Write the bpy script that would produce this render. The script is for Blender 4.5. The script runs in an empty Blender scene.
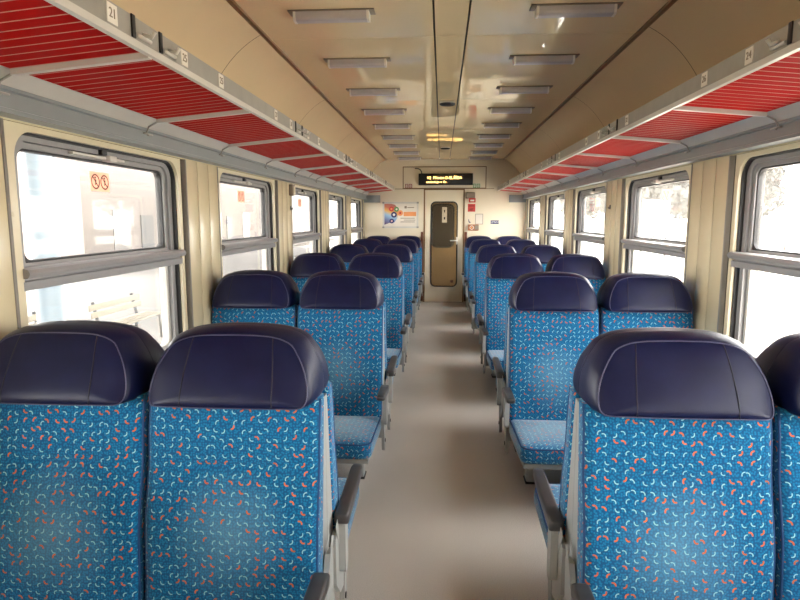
import bpy, bmesh, math, random
from math import sin, cos, pi, radians, sqrt
from mathutils import Vector, Matrix
random.seed(7)
scene = bpy.context.scene
COL = scene.collection

# ------------------------------------------------------------------ measures (metres)
EYE = 1.50
CAMX = -0.035
FOCAL = 600.0            # pixels on an 800 wide frame
PITCH, YAW = 7.829, 3.967
HALF = 1.42              # half interior width
CEIL = 2.50
END_Y = 10.65
REAR_Y = -2.0
BAY = 1.82
MID0 = 1.735             # first back-to-back plane
WIN0, WIN1 = 1.868, 3.165  # first window along y

# ------------------------------------------------------------------ materials
def srgb(r, g, b):
    def c(v):
        v /= 255.0
        return v/12.92 if v <= 0.04045 else ((v+0.055)/1.055)**2.4
    return (c(r), c(g), c(b), 1.0)

class NT:
    def __init__(self, name):
        m = bpy.data.materials.new(name); m.use_nodes = True
        self.m = m; self.t = m.node_tree; self.t.nodes.clear()
        self.out = self.t.nodes.new('ShaderNodeOutputMaterial')
    def n(self, typ, ins=None, **props):
        nd = self.t.nodes.new(typ)
        for k, v in props.items(): setattr(nd, k, v)
        for k, v in (ins or {}).items():
            s = nd.inputs[k]
            if isinstance(v, bpy.types.NodeSocket): self.t.links.new(v, s)
            else: s.default_value = v
        return nd
    def math(self, op, a, b=None, c=None, clamp=False):
        ins = {0: a}
        if b is not None: ins[1] = b
        if c is not None: ins[2] = c
        nd = self.n('ShaderNodeMath', ins, operation=op); nd.use_clamp = clamp
        return nd.outputs[0]
    def mix(self, f, a, b):
        nd = self.n('ShaderNodeMix', data_type='RGBA')
        for i, v in ((0, f), (6, a), (7, b)):
            if isinstance(v, bpy.types.NodeSocket): self.t.links.new(v, nd.inputs[i])
            else: nd.inputs[i].default_value = v
        return nd.outputs[2]
    def noise(self, vec, scale, detail=3, rough=.55):
        return self.n('ShaderNodeTexNoise', {'Vector': vec, 'Scale': scale, 'Detail': detail, 'Roughness': rough}).outputs[0]
    def obj(self): return self.n('ShaderNodeTexCoord').outputs['Object']
    def ramp(self, f, lo, hi):
        nd = self.n('ShaderNodeMapRange', {0: f, 1: lo, 2: hi}); nd.clamp = True
        return nd.outputs[0]
    def pbr(self, color, rough=.5, bump=None, bump_s=.1, bump_d=.002, **kw):
        p = self.n('ShaderNodeBsdfPrincipled', {'Base Color': color, 'Roughness': rough})
        for k, v in kw.items(): p.inputs[k].default_value = v
        if bump is not None:
            b = self.n('ShaderNodeBump', {'Height': bump, 'Strength': bump_s, 'Distance': bump_d})
            self.t.links.new(b.outputs[0], p.inputs['Normal'])
        self.t.links.new(p.outputs[0], self.out.inputs[0])
        return p

M = {}
def plain(name, rgb, rough=.5, var=.06, scale=9., bump_s=.0, bump_scale=60., **kw):
    t = NT(name); o = t.obj()
    nz = t.noise(o, scale, 4)
    c = srgb(*rgb); d = tuple(x*(1-var*2.2) for x in c[:3])+(1,)
    col = t.mix(t.ramp(nz, .3, .7), d, c)
    r = t.n('ShaderNodeMapRange', {0: nz, 1: .2, 2: .8, 3: rough*.85, 4: min(1, rough*1.15)}).outputs[0]
    bump = t.noise(o, bump_scale, 3) if bump_s else None
    t.pbr(col, r, bump, bump_s, .003, **kw)
    M[name] = t.m
    return t.m

plain('cream_panel', (206, 194, 162), .22, .03, 2.5, .05, 5.)
plain('cream_trim', (214, 202, 170), .3, .04, 6.)
plain('end_panel', (230, 219, 195), .35, .03, 2.)
plain('vestibule_panel', (150, 126, 88), .4, .04)
plain('door_panel', (230, 218, 192), .35, .02, 2.)
plain('ceiling_laminate', (250, 228, 184), .03, .02, 1.2, .06, 2.2)
plain('cove_laminate', (224, 206, 168), .16, .03, 1.2, .10, 3.)
plain('brown_trim', (130, 98, 62), .4, .1)
plain('brown_wood', (112, 66, 44), .45, .12, 14.)
plain('seam_strip', (128, 122, 112), .5)
plain('dark_seam', (58, 46, 34), .6)
plain('aluminium', (146, 144, 143), .35, .05, 12.)
plain('bright_aluminium', (208, 204, 196), .32, .04, 8.)
plain('rack_metal', (162, 158, 150), .4, .08, 14.)
plain('beam_paint', (138, 145, 145), .42, .05, 6.)
plain('pale_sheet', (200, 196, 188), .3, .05, 5.)
plain('gasket_rubber', (30, 28, 28), .5)
plain('seat_plastic', (156, 158, 156), .45, .04)
plain('arm_plastic', (60, 58, 60), .36, .06)
plain('black_plastic', (18, 17, 18), .4)
plain('red_slats', (184, 5, 6), .7, .06, 7., **{'Specular IOR Level': .08})
plain('slat_gap_light', (206, 140, 122), .5, .04)
plain('opal_diffuser', (190, 184, 184), .3, .04, 9.)
plain('white_sticker', (232, 226, 216), .45, .02)
t = NT('blush_sticker')
a = t.n('ShaderNodeBsdfDiffuse', {'Color': srgb(240, 200, 182)}); b = t.n('ShaderNodeBsdfTranslucent', {'Color': srgb(240, 200, 182)})
t.t.links.new(t.n('ShaderNodeMixShader', {0: .8, 1: a.outputs[0], 2: b.outputs[0]}).outputs[0], t.out.inputs[0]); M['blush_sticker'] = t.m
plain('sticker_brown', (66, 24, 18), .5, .03)
plain('red_plastic', (200, 62, 54), .4, .05)
plain('pictogram_red', (150, 48, 40), .4, .05)
plain('pictogram_green', (76, 140, 72), .4, .05)
plain('navy_print', (36, 38, 96), .45, .03)
plain('orange_box', (168, 104, 66), .45, .06)
plain('orange_print', (232, 150, 92), .45, .05)
plain('grey_device', (140, 126, 108), .5, .06)
plain('poster_paper', (226, 218, 204), .4, .03)
plain('platform_paving', (102, 98, 94), .85, .08, 3., .1, 30.)
plain('ballast', (206, 198, 186), .95, .25, 16., .4, 20.)
plain('steel_rail', (70, 52, 48), .4, .1, Metallic=.6)
plain('concrete', (220, 214, 202), .85, .06, 4.)
plain('bench_wood', (122, 113, 96), .55, .06, 9.)
plain('bench_iron', (36, 36, 37), .5)
plain('pale_blue_paint', (91, 104, 113), .5, .03)
plain('station_plaster', (104, 96, 91), .85, .05, 1.5)
plain('station_glass', (88, 84, 82), .15, .05)
plain('bark', (112, 98, 84), .85, .15, 12.)
plain('leafage', (32, 35, 28), .7, .25, 3.)
plain('hedge_leafage', (92, 104, 66), .7, .2, 3.)
plain('white_board', (240, 238, 232), .5, .02)

# navy leather
t = NT('navy_leather'); o = t.obj()
nz = t.noise(o, 14, 4)
t.pbr(t.mix(t.ramp(nz, .3, .7), srgb(12, 17, 49), srgb(16, 22, 59)),
      t.n('ShaderNodeMapRange', {0: nz, 1: .25, 2: .75, 3: .36, 4: .46}).outputs[0],
      t.math('ADD', t.noise(o, 420, 2), t.math('MULTIPLY', t.noise(o, 18, 3), 1.6)), .10, .004)
t.t.nodes['Principled BSDF'].inputs['Specular IOR Level'].default_value = .28
M['navy_leather'] = t.m
plain('leather_piping', (66, 68, 98), .4, .05)
plain('leather_seam', (16, 17, 36), .6)
plain('fabric_piping', (10, 62, 112), .7)

# floor: speckled vinyl with dull wear
t = NT('floor_vinyl'); o = t.obj()
sp = t.noise(o, 260, 2, .7); big = t.noise(o, 1.3, 4)
c1 = t.mix(t.ramp(sp, .35, .65), srgb(174, 169, 163), srgb(206, 201, 195))
c2 = t.mix(t.math('MULTIPLY', t.ramp(big, .4, .75), .22), c1, srgb(150, 140, 130))
t.pbr(c2, t.n('ShaderNodeMapRange', {0: big, 1: .3, 2: .7, 3: .30, 4: .46}).outputs[0], sp, .05, .001)
M['floor_vinyl'] = t.m

# pillar: cream laminate with head-rub marks at headrest height beside every seat back
t = NT('pillar_laminate'); o = t.obj()
sep = t.n('ShaderNodeSeparateXYZ', {0: o})
yy = t.math('SUBTRACT', t.math('MODULO', t.math('ADD', sep.outputs[1], 20*BAY - MID0 + BAY/2 + .06), BAY), BAY/2)
zz = t.math('SUBTRACT', sep.outputs[2], 1.08)
d = t.math('SQRT', t.math('ADD', t.math('POWER', t.math('DIVIDE', yy, .085), 2.), t.math('POWER', t.math('DIVIDE', zz, .17), 2.)))
d = t.math('ADD', d, t.math('MULTIPLY', t.math('SUBTRACT', t.noise(o, 9, 3), .5), .9))
stain = t.math('MULTIPLY', t.math('SUBTRACT', 1., t.ramp(d, .35, 1.15)), .62)
base = t.mix(t.ramp(t.noise(o, 2.5, 3), .3, .7), srgb(196, 183, 150), srgb(208, 195, 163))
t.pbr(t.mix(stain, base, srgb(128, 112, 92)), .2, t.noise(o, 4, 2), .05, .003)
M['pillar_laminate'] = t.m

# moquette: twill weave in two blues strewn with little orange and ice-white arcs
def moquette(name, on_back):
    t = NT(name)
    tc = t.n('ShaderNodeTexCoord'); uv = tc.outputs['UV']
    oi = t.n('ShaderNodeObjectInfo').outputs['Random']
    off = t.n('ShaderNodeCombineXYZ', {0: t.math('MULTIPLY', oi, 3.7), 1: t.math('MULTIPLY', oi, 7.3), 2: 0.}).outputs[0]
    uvo = t.n('ShaderNodeVectorMath', {0: uv, 1: off}, operation='ADD').outputs[0]
    def arcs(cell, shift):
        p = t.n('ShaderNodeVectorMath', {0: uvo, 1: (shift, shift*.7, 0)}, operation='ADD').outputs[0]
        p = t.n('ShaderNodeVectorMath', {0: p, 1: (1/cell, 1/cell, 0)}, operation='MULTIPLY').outputs[0]
        v = t.n('ShaderNodeTexVoronoi', {'Vector': p, 'Scale': 1., 'Randomness': .55}, voronoi_dimensions='2D', feature='F1')
        l = t.n('ShaderNodeVectorMath', {0: p, 1: v.outputs['Position']}, operation='SUBTRACT').outputs[0]
        cs = t.n('ShaderNodeSeparateColor', {0: v.outputs['Color']})
        ang = t.math('ADD', t.math('MULTIPLY', t.math('FLOOR', t.math('MULTIPLY', cs.outputs[0], 3.999)), pi/2), .65)
        r = t.n('ShaderNodeVectorRotate', {'Vector': l, 'Angle': ang}, rotation_type='Z_AXIS').outputs[0]
        s = t.n('ShaderNodeSeparateXYZ', {0: r})
        x = s.outputs[0]; y = t.math('ADD', s.outputs[1], .17)
        rad = t.math('SQRT', t.math('ADD', t.math('MULTIPLY', x, x), t.math('MULTIPLY', y, y)))
        orange = t.math('GREATER_THAN', cs.outputs[1], .64)
        w = t.math('ADD', t.math('MULTIPLY', orange, .028), .056)
        ring = t.math('LESS_THAN', t.math('ABSOLUTE', t.math('SUBTRACT', rad, .29)), w)
        half = t.math('GREATER_THAN', y, t.math('ADD', t.math('MULTIPLY', t.math('ABSOLUTE', x), .45), .0))
        return t.math('MULTIPLY', ring, half), orange
    # weave
    sc = t.n('ShaderNodeVectorMath', {0: uvo, 1: (1/.0075, 1/.0075, 0)}, operation='MULTIPLY').outputs[0]
    wv = t.n('ShaderNodeTexVoronoi', {'Vector': sc, 'Scale': 1., 'Randomness': .75}, voronoi_dimensions='2D', feature='F1')
    wm = t.ramp(wv.outputs['Distance'], .28, .48)
    base = t.mix(wm, srgb(6, 108, 154), srgb(4, 73, 119))
    base = t.mix(t.math('MULTIPLY', t.ramp(t.noise(uvo, 700, 1), .4, .7), .25), base, srgb(24, 118, 160))
    if on_back:   # backrest, paler in the small of the back
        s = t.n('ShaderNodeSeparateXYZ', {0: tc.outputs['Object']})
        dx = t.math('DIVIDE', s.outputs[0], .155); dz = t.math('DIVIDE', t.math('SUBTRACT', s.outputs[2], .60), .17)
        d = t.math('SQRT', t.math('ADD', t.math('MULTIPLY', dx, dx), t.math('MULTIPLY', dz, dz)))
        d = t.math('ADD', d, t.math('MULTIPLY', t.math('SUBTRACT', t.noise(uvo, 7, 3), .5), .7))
        pale_mask = t.math('MULTIPLY', t.math('SUBTRACT', 1., t.ramp(d, .1, 1.2)), .26)
        base = t.mix(pale_mask, base, srgb(140, 186, 204))
    else:      # seat cushion, pale window sheen painted over its middle
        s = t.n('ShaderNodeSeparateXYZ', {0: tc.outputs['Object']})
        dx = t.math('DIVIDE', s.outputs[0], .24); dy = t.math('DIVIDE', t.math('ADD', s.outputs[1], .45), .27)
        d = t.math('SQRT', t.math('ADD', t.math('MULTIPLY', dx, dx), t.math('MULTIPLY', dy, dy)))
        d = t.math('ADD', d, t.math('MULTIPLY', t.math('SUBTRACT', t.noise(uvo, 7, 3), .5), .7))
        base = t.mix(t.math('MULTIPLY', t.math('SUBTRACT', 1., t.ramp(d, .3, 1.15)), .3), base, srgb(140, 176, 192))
    m1, o1 = arcs(.0255, 0.)
    col = t.mix(m1, base, t.mix(o1, srgb(132, 188, 198), srgb(190, 96, 52)))
    p = t.pbr(col, .85, wv.outputs['Distance'], .25, .001)
    p.inputs['Sheen Weight'].default_value = .3 if on_back else .6
    p.inputs['Sheen Tint'].default_value = (.72, .88, 1, 1)
    p.inputs['Sheen Roughness'].default_value = .45
    p.inputs['Specular IOR Level'].default_value = .25
    M[name] = t.m
moquette('moquette', False); moquette('moquette_back', True)

# dirty window glass
def glass(name, dirt, tint=(.95, .95, .94, 1)):
    t = NT(name); o = t.obj()
    nz = t.noise(o, 2.2, 5, .6)
    fine = t.noise(t.n('ShaderNodeVectorMath', {0: o, 1: (1, 6, 1)}, operation='MULTIPLY').outputs[0], 5, 3)
    k = t.math('MULTIPLY', t.math('ADD', t.ramp(nz, .3, .75), t.math('MULTIPLY', fine, .6)), dirt)
    tr = t.n('ShaderNodeBsdfTransparent', {'Color': tint})
    gl = t.n('ShaderNodeBsdfGlossy', {'Color': (1, 1, 1, 1), 'Roughness': .03})
    fc = t.n('ShaderNodeLayerWeight', {'Blend': .5}).outputs['Facing']
    fr = t.math('ADD', .025, t.math('MULTIPLY', t.math('POWER', fc, 5.), .6))
    a = t.n('ShaderNodeMixShader', {0: fr, 1: tr.outputs[0], 2: gl.outputs[0]})
    tl = t.n('ShaderNodeBsdfTranslucent', {'Color': srgb(226, 220, 212)})
    b = t.n('ShaderNodeMixShader', {0: k, 1: a.outputs[0], 2: tl.outputs[0]})
    t.t.links.new(b.outputs[0], t.out.inputs[0])
    M[name] = t.m
glass('window_glass', .05)
glass('door_glass', .02, (.80, .76, .68, 1))

def emitter(name, rgb, s):
    t = NT(name)
    e = t.n('ShaderNodeEmission', {'Color': srgb(*rgb), 'Strength': s})
    t.t.links.new(e.outputs[0], t.out.inputs[0]); M[name] = t.m
emitter('amber_led', (255, 196, 110), .6)

# poster picture: swept bands of colour at its left, bare paper to the right
t = NT('poster_print')
sp = t.n('ShaderNodeSeparateXYZ', {0: t.n('ShaderNodeTexCoord').outputs['Object']})
cr = t.n('ShaderNodeValToRGB', {0: t.ramp(t.math('ADD', sp.outputs[2], t.math('MULTIPLY', sp.outputs[0], .35)), -.25, .13)})
els = cr.color_ramp.elements
els[0].position = 0; els[0].color = srgb(92, 70, 110); els[1].position = 1; els[1].color = srgb(170, 110, 96)
for p_, c_ in ((.25, (112, 128, 170)), (.45, (150, 186, 214)), (.62, (222, 176, 92)), (.8, (190, 108, 84))):
    e = els.new(p_); e.color = srgb(*c_)
t.pbr(cr.outputs[0], .4); M['poster_print'] = t.m

# ------------------------------------------------------------------ mesh helpers
class MB:
    def __init__(self): self.v = []; self.f = []; self.s = []
    def add(self, vs, fs, smooth=False):
        b = len(self.v); self.v += [tuple(p) for p in vs]
        self.f += [tuple(i+b for i in q) for q in fs]; self.s += [smooth]*len(fs)
        return self
    def box(self, c, s, bevel=0., seg=2, rot=None):
        bm = bmesh.new(); bmesh.ops.create_cube(bm, size=1.)
        for v in bm.verts: v.co = Vector((v.co.x*s[0], v.co.y*s[1], v.co.z*s[2]))
        if bevel:
            bmesh.ops.bevel(bm, geom=bm.edges[:], offset=bevel, segments=seg, affect='EDGES', profile=.6)
        mt = Matrix.Translation(c) @ (rot.to_4x4() if rot is not None else Matrix())
        bm.verts.ensure_lookup_table(); bm.verts.index_update()
        self.add([mt @ v.co for v in bm.verts], [[v.index for v in f.verts] for f in bm.faces], bool(bevel))
        bm.free(); return self
    def bx(self, x0, x1, y0, y1, z0, z1, bevel=0.):
        return self.box(((x0+x1)/2, (y0+y1)/2, (z0+z1)/2), (abs(x1-x0), abs(y1-y0), abs(z1-z0)), bevel)
    def loft(self, rings, cap0=True, cap1=True, smooth=True, closed=True):
        n = len(rings[0]); vs = [p for r in rings for p in r]; fs = []
        for i in range(len(rings)-1):
            for j in range(n if closed else n-1):
                k = (j+1) % n
                fs.append((i*n+j, i*n+k, (i+1)*n+k, (i+1)*n+j))
        if cap0: fs.append(tuple(range(n-1, -1, -1)))
        if cap1: fs.append(tuple((len(rings)-1)*n+j for j in range(n)))
        return self.add(vs, fs, smooth)
    def tube(self, pts, r, n=8, closed=False, smooth=True):
        pts = [Vector(p) for p in pts]; rings = []; N = len(pts)
        up = None
        for i, p in enumerate(pts):
            a = pts[(i-1) % N] if (closed or i > 0) else p
            b = pts[(i+1) % N] if (closed or i < N-1) else p
            d = (b-a).normalized()
            if up is None:
                up = Vector((0, 0, 1)) if abs(d.z) < .9 else Vector((1, 0, 0))
            s = d.cross(up).normalized(); u = s.cross(d).normalized(); up = u
            rings.append([p + s*(r*cos(2*pi*k/n)) + u*(r*sin(2*pi*k/n)) for k in range(n)])
        if closed: rings.append(rings[0])
        return self.loft(rings, not closed, not closed, smooth)
    def prism(self, poly, axis, a, b, smooth=False):
        """poly in the two other axes (in x,y,z order), extruded along axis from a to b"""
        def P(q, t):
            if axis == 'x': return (t, q[0], q[1])
            if axis == 'y': return (q[0], t, q[1])
            return (q[0], q[1], t)
        return self.loft([[P(q, a) for q in poly], [P(q, b) for q in poly]], smooth=smooth)
    def ring(self, outer, inner, axis, a, b):
        n = len(outer)
        def P(q, t):
            if axis == 'x': return (t, q[0], q[1])
            if axis == 'y': return (q[0], t, q[1])
            return (q[0], q[1], t)
        vs = [P(q, a) for q in outer]+[P(q, a) for q in inner]+[P(q, b) for q in outer]+[P(q, b) for q in inner]
        fs = []
        for j in range(n):
            k = (j+1) % n
            fs += [(j, k, n+k, n+j), (2*n+j, 3*n+j, 3*n+k, 2*n+k), (j, 2*n+j, 2*n+k, k), (n+j, n+k, 3*n+k, 3*n+j)]
        return self.add(vs, fs)
    def lathe(self, prof, c, n=24):
        rings = [[(c[0]+r*cos(2*pi*k/n), c[1]+r*sin(2*pi*k/n), c[2]+z) for k in range(n)] for r, z in prof]
        return self.loft(rings)
    def mesh(self, name, mat, uv=True):
        me = bpy.data.meshes.new(name)
        me.from_pydata(self.v, [], self.f); me.materials.append(M[mat])
        bm = bmesh.new(); bm.from_mesh(me)
        bmesh.ops.recalc_face_normals(bm, faces=bm.faces[:])
        bm.to_mesh(me); bm.free()
        me.polygons.foreach_set('use_smooth', self.s)
        if uv:
            l = me.uv_layers.new(name='UVMap')
            for p in me.polygons:
                nx, ny, nz = (abs(c) for c in p.normal)
                for li in p.loop_indices:
                    x, y, z = me.vertices[me.loops[li].vertex_index].co
                    l.data[li].uv = (x, z) if ny >= nx*.9 and ny >= nz*.75 else ((y, z) if nx > nz else (x, y))
        me.update()
        return me
    def build(self, name, mat, parent=None, uv=False):
        o = bpy.data.objects.new(name, self.mesh(name, mat, uv)); COL.objects.link(o)
        if parent is not None: o.parent = parent
        return o

def sharp(o, deg=35):
    me = o.data
    bm = bmesh.new(); bm.from_mesh(me)
    for e in bm.edges:
        if len(e.link_faces) == 2 and e.calc_face_angle() > radians(deg): e.smooth = False
    bm.to_mesh(me); bm.free(); return o

def rrect(x0, x1, y0, y1, r, n=8):
    """rounded rectangle outline; r one radius or (bl, br, tr, tl)"""
    if not isinstance(r, (tuple, list)): r = (r,)*4
    pts = []
    for (cx, cy, q, rr) in ((x0, y0, pi, r[0]), (x1, y0, 1.5*pi, r[1]), (x1, y1, 0, r[2]), (x0, y1, .5*pi, r[3])):
        sx = 1 if cx == x0 else -1; sy = 1 if cy == y0 else -1
        for k in range(n+1):
            a = q + (pi/2)*k/n
            pts.append((cx+sx*rr+rr*cos(a), cy+sy*rr+rr*sin(a)))
    return pts

def tag(o, label=None, cat=None, group=None, kind=None):
    if label: o['label'] = label
    if cat: o['category'] = cat
    if group: o['group'] = group
    if kind: o['kind'] = kind
    return o
def empty(name, loc=(0, 0, 0), rz=0.):
    o = bpy.data.objects.new(name, None); COL.objects.link(o)
    o.location = loc; o.rotation_euler = (0, 0, rz); o.empty_display_size = .1
    return o
def struct(o): o['kind'] = 'structure'; return o
def kids(o): return [c for c in bpy.data.objects if c.parent == o]
def clone(root, loc, rz=0.):
    r = root.copy(); COL.objects.link(r); r.location = loc; r.rotation_euler = (0, 0, rz)
    for k in ('label', 'group'):
        if k in r: del r[k]
    for ch in kids(root):
        c = ch.copy(); COL.objects.link(c); c.parent = r
        for g in kids(ch):
            d = g.copy(); COL.objects.link(d); d.parent = c
    return r
def text(body, size, mat, name, parent, mtx, width=None, ext=.0006):
    cu = bpy.data.curves.new(name, 'FONT'); cu.body = body; cu.size = size
    cu.align_x = 'CENTER'; cu.align_y = 'CENTER'; cu.extrude = ext
    tmp = bpy.data.objects.new(name+'_tmp', cu); COL.objects.link(tmp)
    dg = bpy.context.evaluated_depsgraph_get(); dg.update()
    me = bpy.data.meshes.new_from_object(tmp.evaluated_get(dg))
    bpy.data.objects.remove(tmp); bpy.data.curves.remove(cu)
    me.name = name
    if width:
        w = max(v.co.x for v in me.vertices)-min(v.co.x for v in me.vertices)
        for v in me.vertices: v.co.x *= width/w
    me.transform(mtx); me.materials.clear(); me.materials.append(M[mat])
    o = bpy.data.objects.new(name, me); COL.objects.link(o)
    if parent is not None: o.parent = parent
    return o
ORD = ['first', 'second', 'third', 'fourth', 'fifth', 'sixth', 'seventh', 'eighth', 'ninth', 'tenth', 'eleventh', 'twelfth']
FACE_CAM = Matrix.Rotation(pi/2, 4, 'X')        # text in the xz plane, readable from -y

# ------------------------------------------------------------------ SETTING: floor, ceiling, walls
struct(MB().bx(-HALF-.1, HALF+.1, REAR_Y, END_Y+1.4, -.06, 0).build('floor', 'floor_vinyl'))

ce = MB()
for x0, x1 in ((-1.03, -.090), (-.080, .085), (.095, 1.03)):       # two wide panels and the centre strip
    ys = [REAR_Y]+[3.52+1.82*k for k in range(-3, 5) if 3.52+1.82*k > REAR_Y]+[END_Y]
    for a, b in zip(ys, ys[1:]):
        ce.bx(x0, x1, a+.0015, b-.0015, CEIL, CEIL+.02)
ceiling = struct(ce.build('ceiling', 'ceiling_laminate'))
MB().bx(-HALF-.1, HALF+.1, REAR_Y, END_Y, CEIL+.021, CEIL+.05).build('backing', 'dark_seam', ceiling)

def cove(s, name):
    root = struct(empty(name))
    P0, P1, P2 = Vector((1.03, CEIL-.012)), Vector((1.29, 2.36)), Vector((HALF-.004, 1.955))
    prof = [(1-u)**2*P0+2*u*(1-u)*P1+u*u*P2 for u in [i/14 for i in range(15)]]
    ys = [REAR_Y]+[3.38+1.82*k for k in range(-2, 4)]+[END_Y]
    for a, b in zip(ys, ys[1:]):
        m = MB()
        m.loft([[(s*p.x, a+.003, p.y) for p in prof], [(s*p.x, b-.003, p.y) for p in prof]], False, False, True, closed=False)
        m.build('cove_panel', 'cove_laminate', root)
    m = MB(); m.loft([[(s*(p.x+.012), REAR_Y, p.y+.012) for p in prof], [(s*(p.x+.012), END_Y, p.y+.012) for p in prof]], False, False, True, closed=False)
    m.build('backing', 'dark_seam', root)
    return root
cove(-1, 'trim_1'); cove(1, 'trim_2')
for s, n in ((-1, 'trim_3'), (1, 'trim_4')):                       # ledge between ceiling and cove
    struct(MB().bx(s*1.008, s*1.04, REAR_Y, END_Y, CEIL-.014, CEIL-.001).build(n, 'brown_trim'))

ZS, ZT = .72, 1.808                                                # window hole, bottom and top
wins = [(WIN0+BAY*k, WIN1+BAY*k) for k in range(-2, 5)]
def side_wall(s, name):
    root = struct(empty(name)); X0, X1 = HALF, HALF+.10
    m = MB()
    m.bx(s*X0, s*X1, REAR_Y, END_Y, 0, ZS); m.bx(s*X0, s*X1, REAR_Y, END_Y, ZT, CEIL+.02)
    m.build('wall_panel', 'cream_panel', root)
    edges = [REAR_Y]+[v for w in wins for v in (w[0]-.022, w[1]+.022)]+[END_Y]
    for i in range(0, len(edges), 2):
        a, b = edges[i], edges[i+1]
        MB().bx(s*(X0+.012), s*X1, a, b, ZS, ZT).build('backing', 'dark_seam', root)
        for q0, q1 in ((a+.0005, a+.0145), (b-.0145, b-.0005)):
            if REAR_Y < q0 and q1 < END_Y: MB().bx(s*(X0-.014), s*(X0+.0115), q0, q1, ZS-.1, ZT, .003).build('edge_strip', 'seam_strip', root)
        n = 3 if b-a > .4 else (2 if b-a > .2 else 1); w = (b-a)/n
        for k in range(n):
            MB().bx(s*(X0-.012), s*(X0+.0115), a+k*w+(.004 if k else .016), a+(k+1)*w-(.004 if k < n-1 else .016), ZS-.1, ZT, .002).build('pillar_panel', 'pillar_laminate', root)
    return root
side_wall(-1, 'wall_left'); side_wall(1, 'wall_right')
struct(MB().bx(-HALF-.1, HALF+.1, REAR_Y-.06, REAR_Y, 0, CEIL+.02).build('wall_rear', 'end_panel'))

for s, n in ((-1, 'trim_5'), (1, 'trim_6')):                       # painted channel over the windows
    m = MB(); poly = [(s*HALF, 1.815), (s*1.352, 1.815), (s*1.352, 1.828), (s*1.362, 1.832), (s*1.362, 1.880), (s*1.350, 1.884), (s*1.350, 1.894), (s*HALF, 1.894)]
    m.prism(poly, 'y', REAR_Y, END_Y-.001)
    r = struct(m.build(n, 'beam_paint'))
    m = MB(); m.prism([(s*1.352, 1.895), (s*1.298, 1.944), (s*1.302, 1.948), (s*1.358, 1.899)], 'y', REAR_Y, END_Y-.001)
    m.build('upper_sheet', 'pale_sheet', r)
    MB().bx(s*1.12, s*HALF, END_Y-.05, END_Y-.001, 1.76, 1.886, .004).build('end_box', 'beam_paint', r)
for s, n in ((-1, 'baseboard_left'), (1, 'baseboard_right')):
    struct(MB().bx(s*(HALF-.02), s*HALF, REAR_Y, END_Y, 0, .10, .003).build(n, 'beam_paint'))

# ------------------------------------------------------------------ windows
def window(num, s, y0, y1, detailed=True, parapet=True):
    root = struct(empty('window_%d' % num, (s*HALF, (y0+y1)/2, ZS)))
    cy, w = 0., (y1-y0)/2                                           # local coordinates: x outward
    X = lambda v: s*v
    H = ZT-ZS
    def ringp(name, mat, o, ot, i, it, ro, ri, xa, xb):
        a = rrect(-w+o, w-o, o, H-ot, ro); b = rrect(-w+i, w-i, i, H-it, ri)
        return MB().ring(a, b, 'x', X(xa), X(xb)).build(name, mat, root)
    ringp('casing', 'cream_trim', .001, .001, .036, .022, .002, .095, .004, .09)
    ringp('outer_gasket', 'gasket_rubber', .0362, .0222, .045, .030, .0948, .086, .020, .09)
    ringp('window_frame', 'aluminium', .0453, .0303, .082, .050, .0857, .068, .040, .098)
    zb = 1.255-ZS; zt = 1.33-ZS
    # upper hopper sash
    a = rrect(-w+.084, w-.084, zt-.012, H-.052, (.01, .01, .062, .062)); b = rrect(-w+.112, w-.112, zt+.012, H-.072, (.008, .008, .045, .045))
    MB().ring(a, b, 'x', X(.052), X(.095)).build('sash_frame', 'aluminium', root)
    g = rrect(-w+.1121, w-.1121, zt+.0121, H-.0721, (.0079, .0079, .0449, .0449)); g2 = rrect(-w+.120, w-.120, zt+.020, H-.080, .038)
    MB().ring(g, g2, 'x', X(.060), X(.09)).build('sash_gasket', 'gasket_rubber', root)
    MB().bx(X(.074), X(.079), -w+.113, w-.113, zt+.013, H-.073).build('upper_pane', 'window_glass', root)
    # lower fixed pane
    a = rrect(-w+.084, w-.084, .088, zb+.004, (.05, .05, .004, .004)); b = rrect(-w+.108, w-.108, .112, zb-.002, (.04, .04, .004, .004))
    MB().ring(a, b, 'x', X(.062), X(.098)).build('lower_gasket', 'pale_sheet', root)
    MB().bx(X(.078), X(.083), -w+.1085, w-.1085, .1125, zb-.0025).build('lower_pane', 'window_glass', root)
    # crossbar: rounded rail above, flat rail below
    m = MB(); m.prism([(X(p), q) for p, q in ((.07, zb), (.004, zb), (.002, zb+.030), (.014, zb+.034), (.014, zb+.040), (-.010, zb+.042), (-.018, zb+.05), (-.020, zb+.06), (-.014, zb+.071), (-.002, zb+.075), (.07, zb+.075))], 'y', -w+.030, w-.030)
    m.build('crossbar', 'aluminium', root)
    # latch at the head of the sash
    m = MB(); m.bx(X(.030), X(.0515), -.25, .13, H-.066, H-.055, .003); m.bx(X(.012), X(.0515), -.02, .035, H-.074, H-.050, .004)
    m.build('latch', 'bright_aluminium', root)
    MB().bx(X(.022), X(.0515), -.06, -.022, H-.050, H-.022, .003).build('latch_keeper', 'black_plastic', root)
    return root
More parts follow.
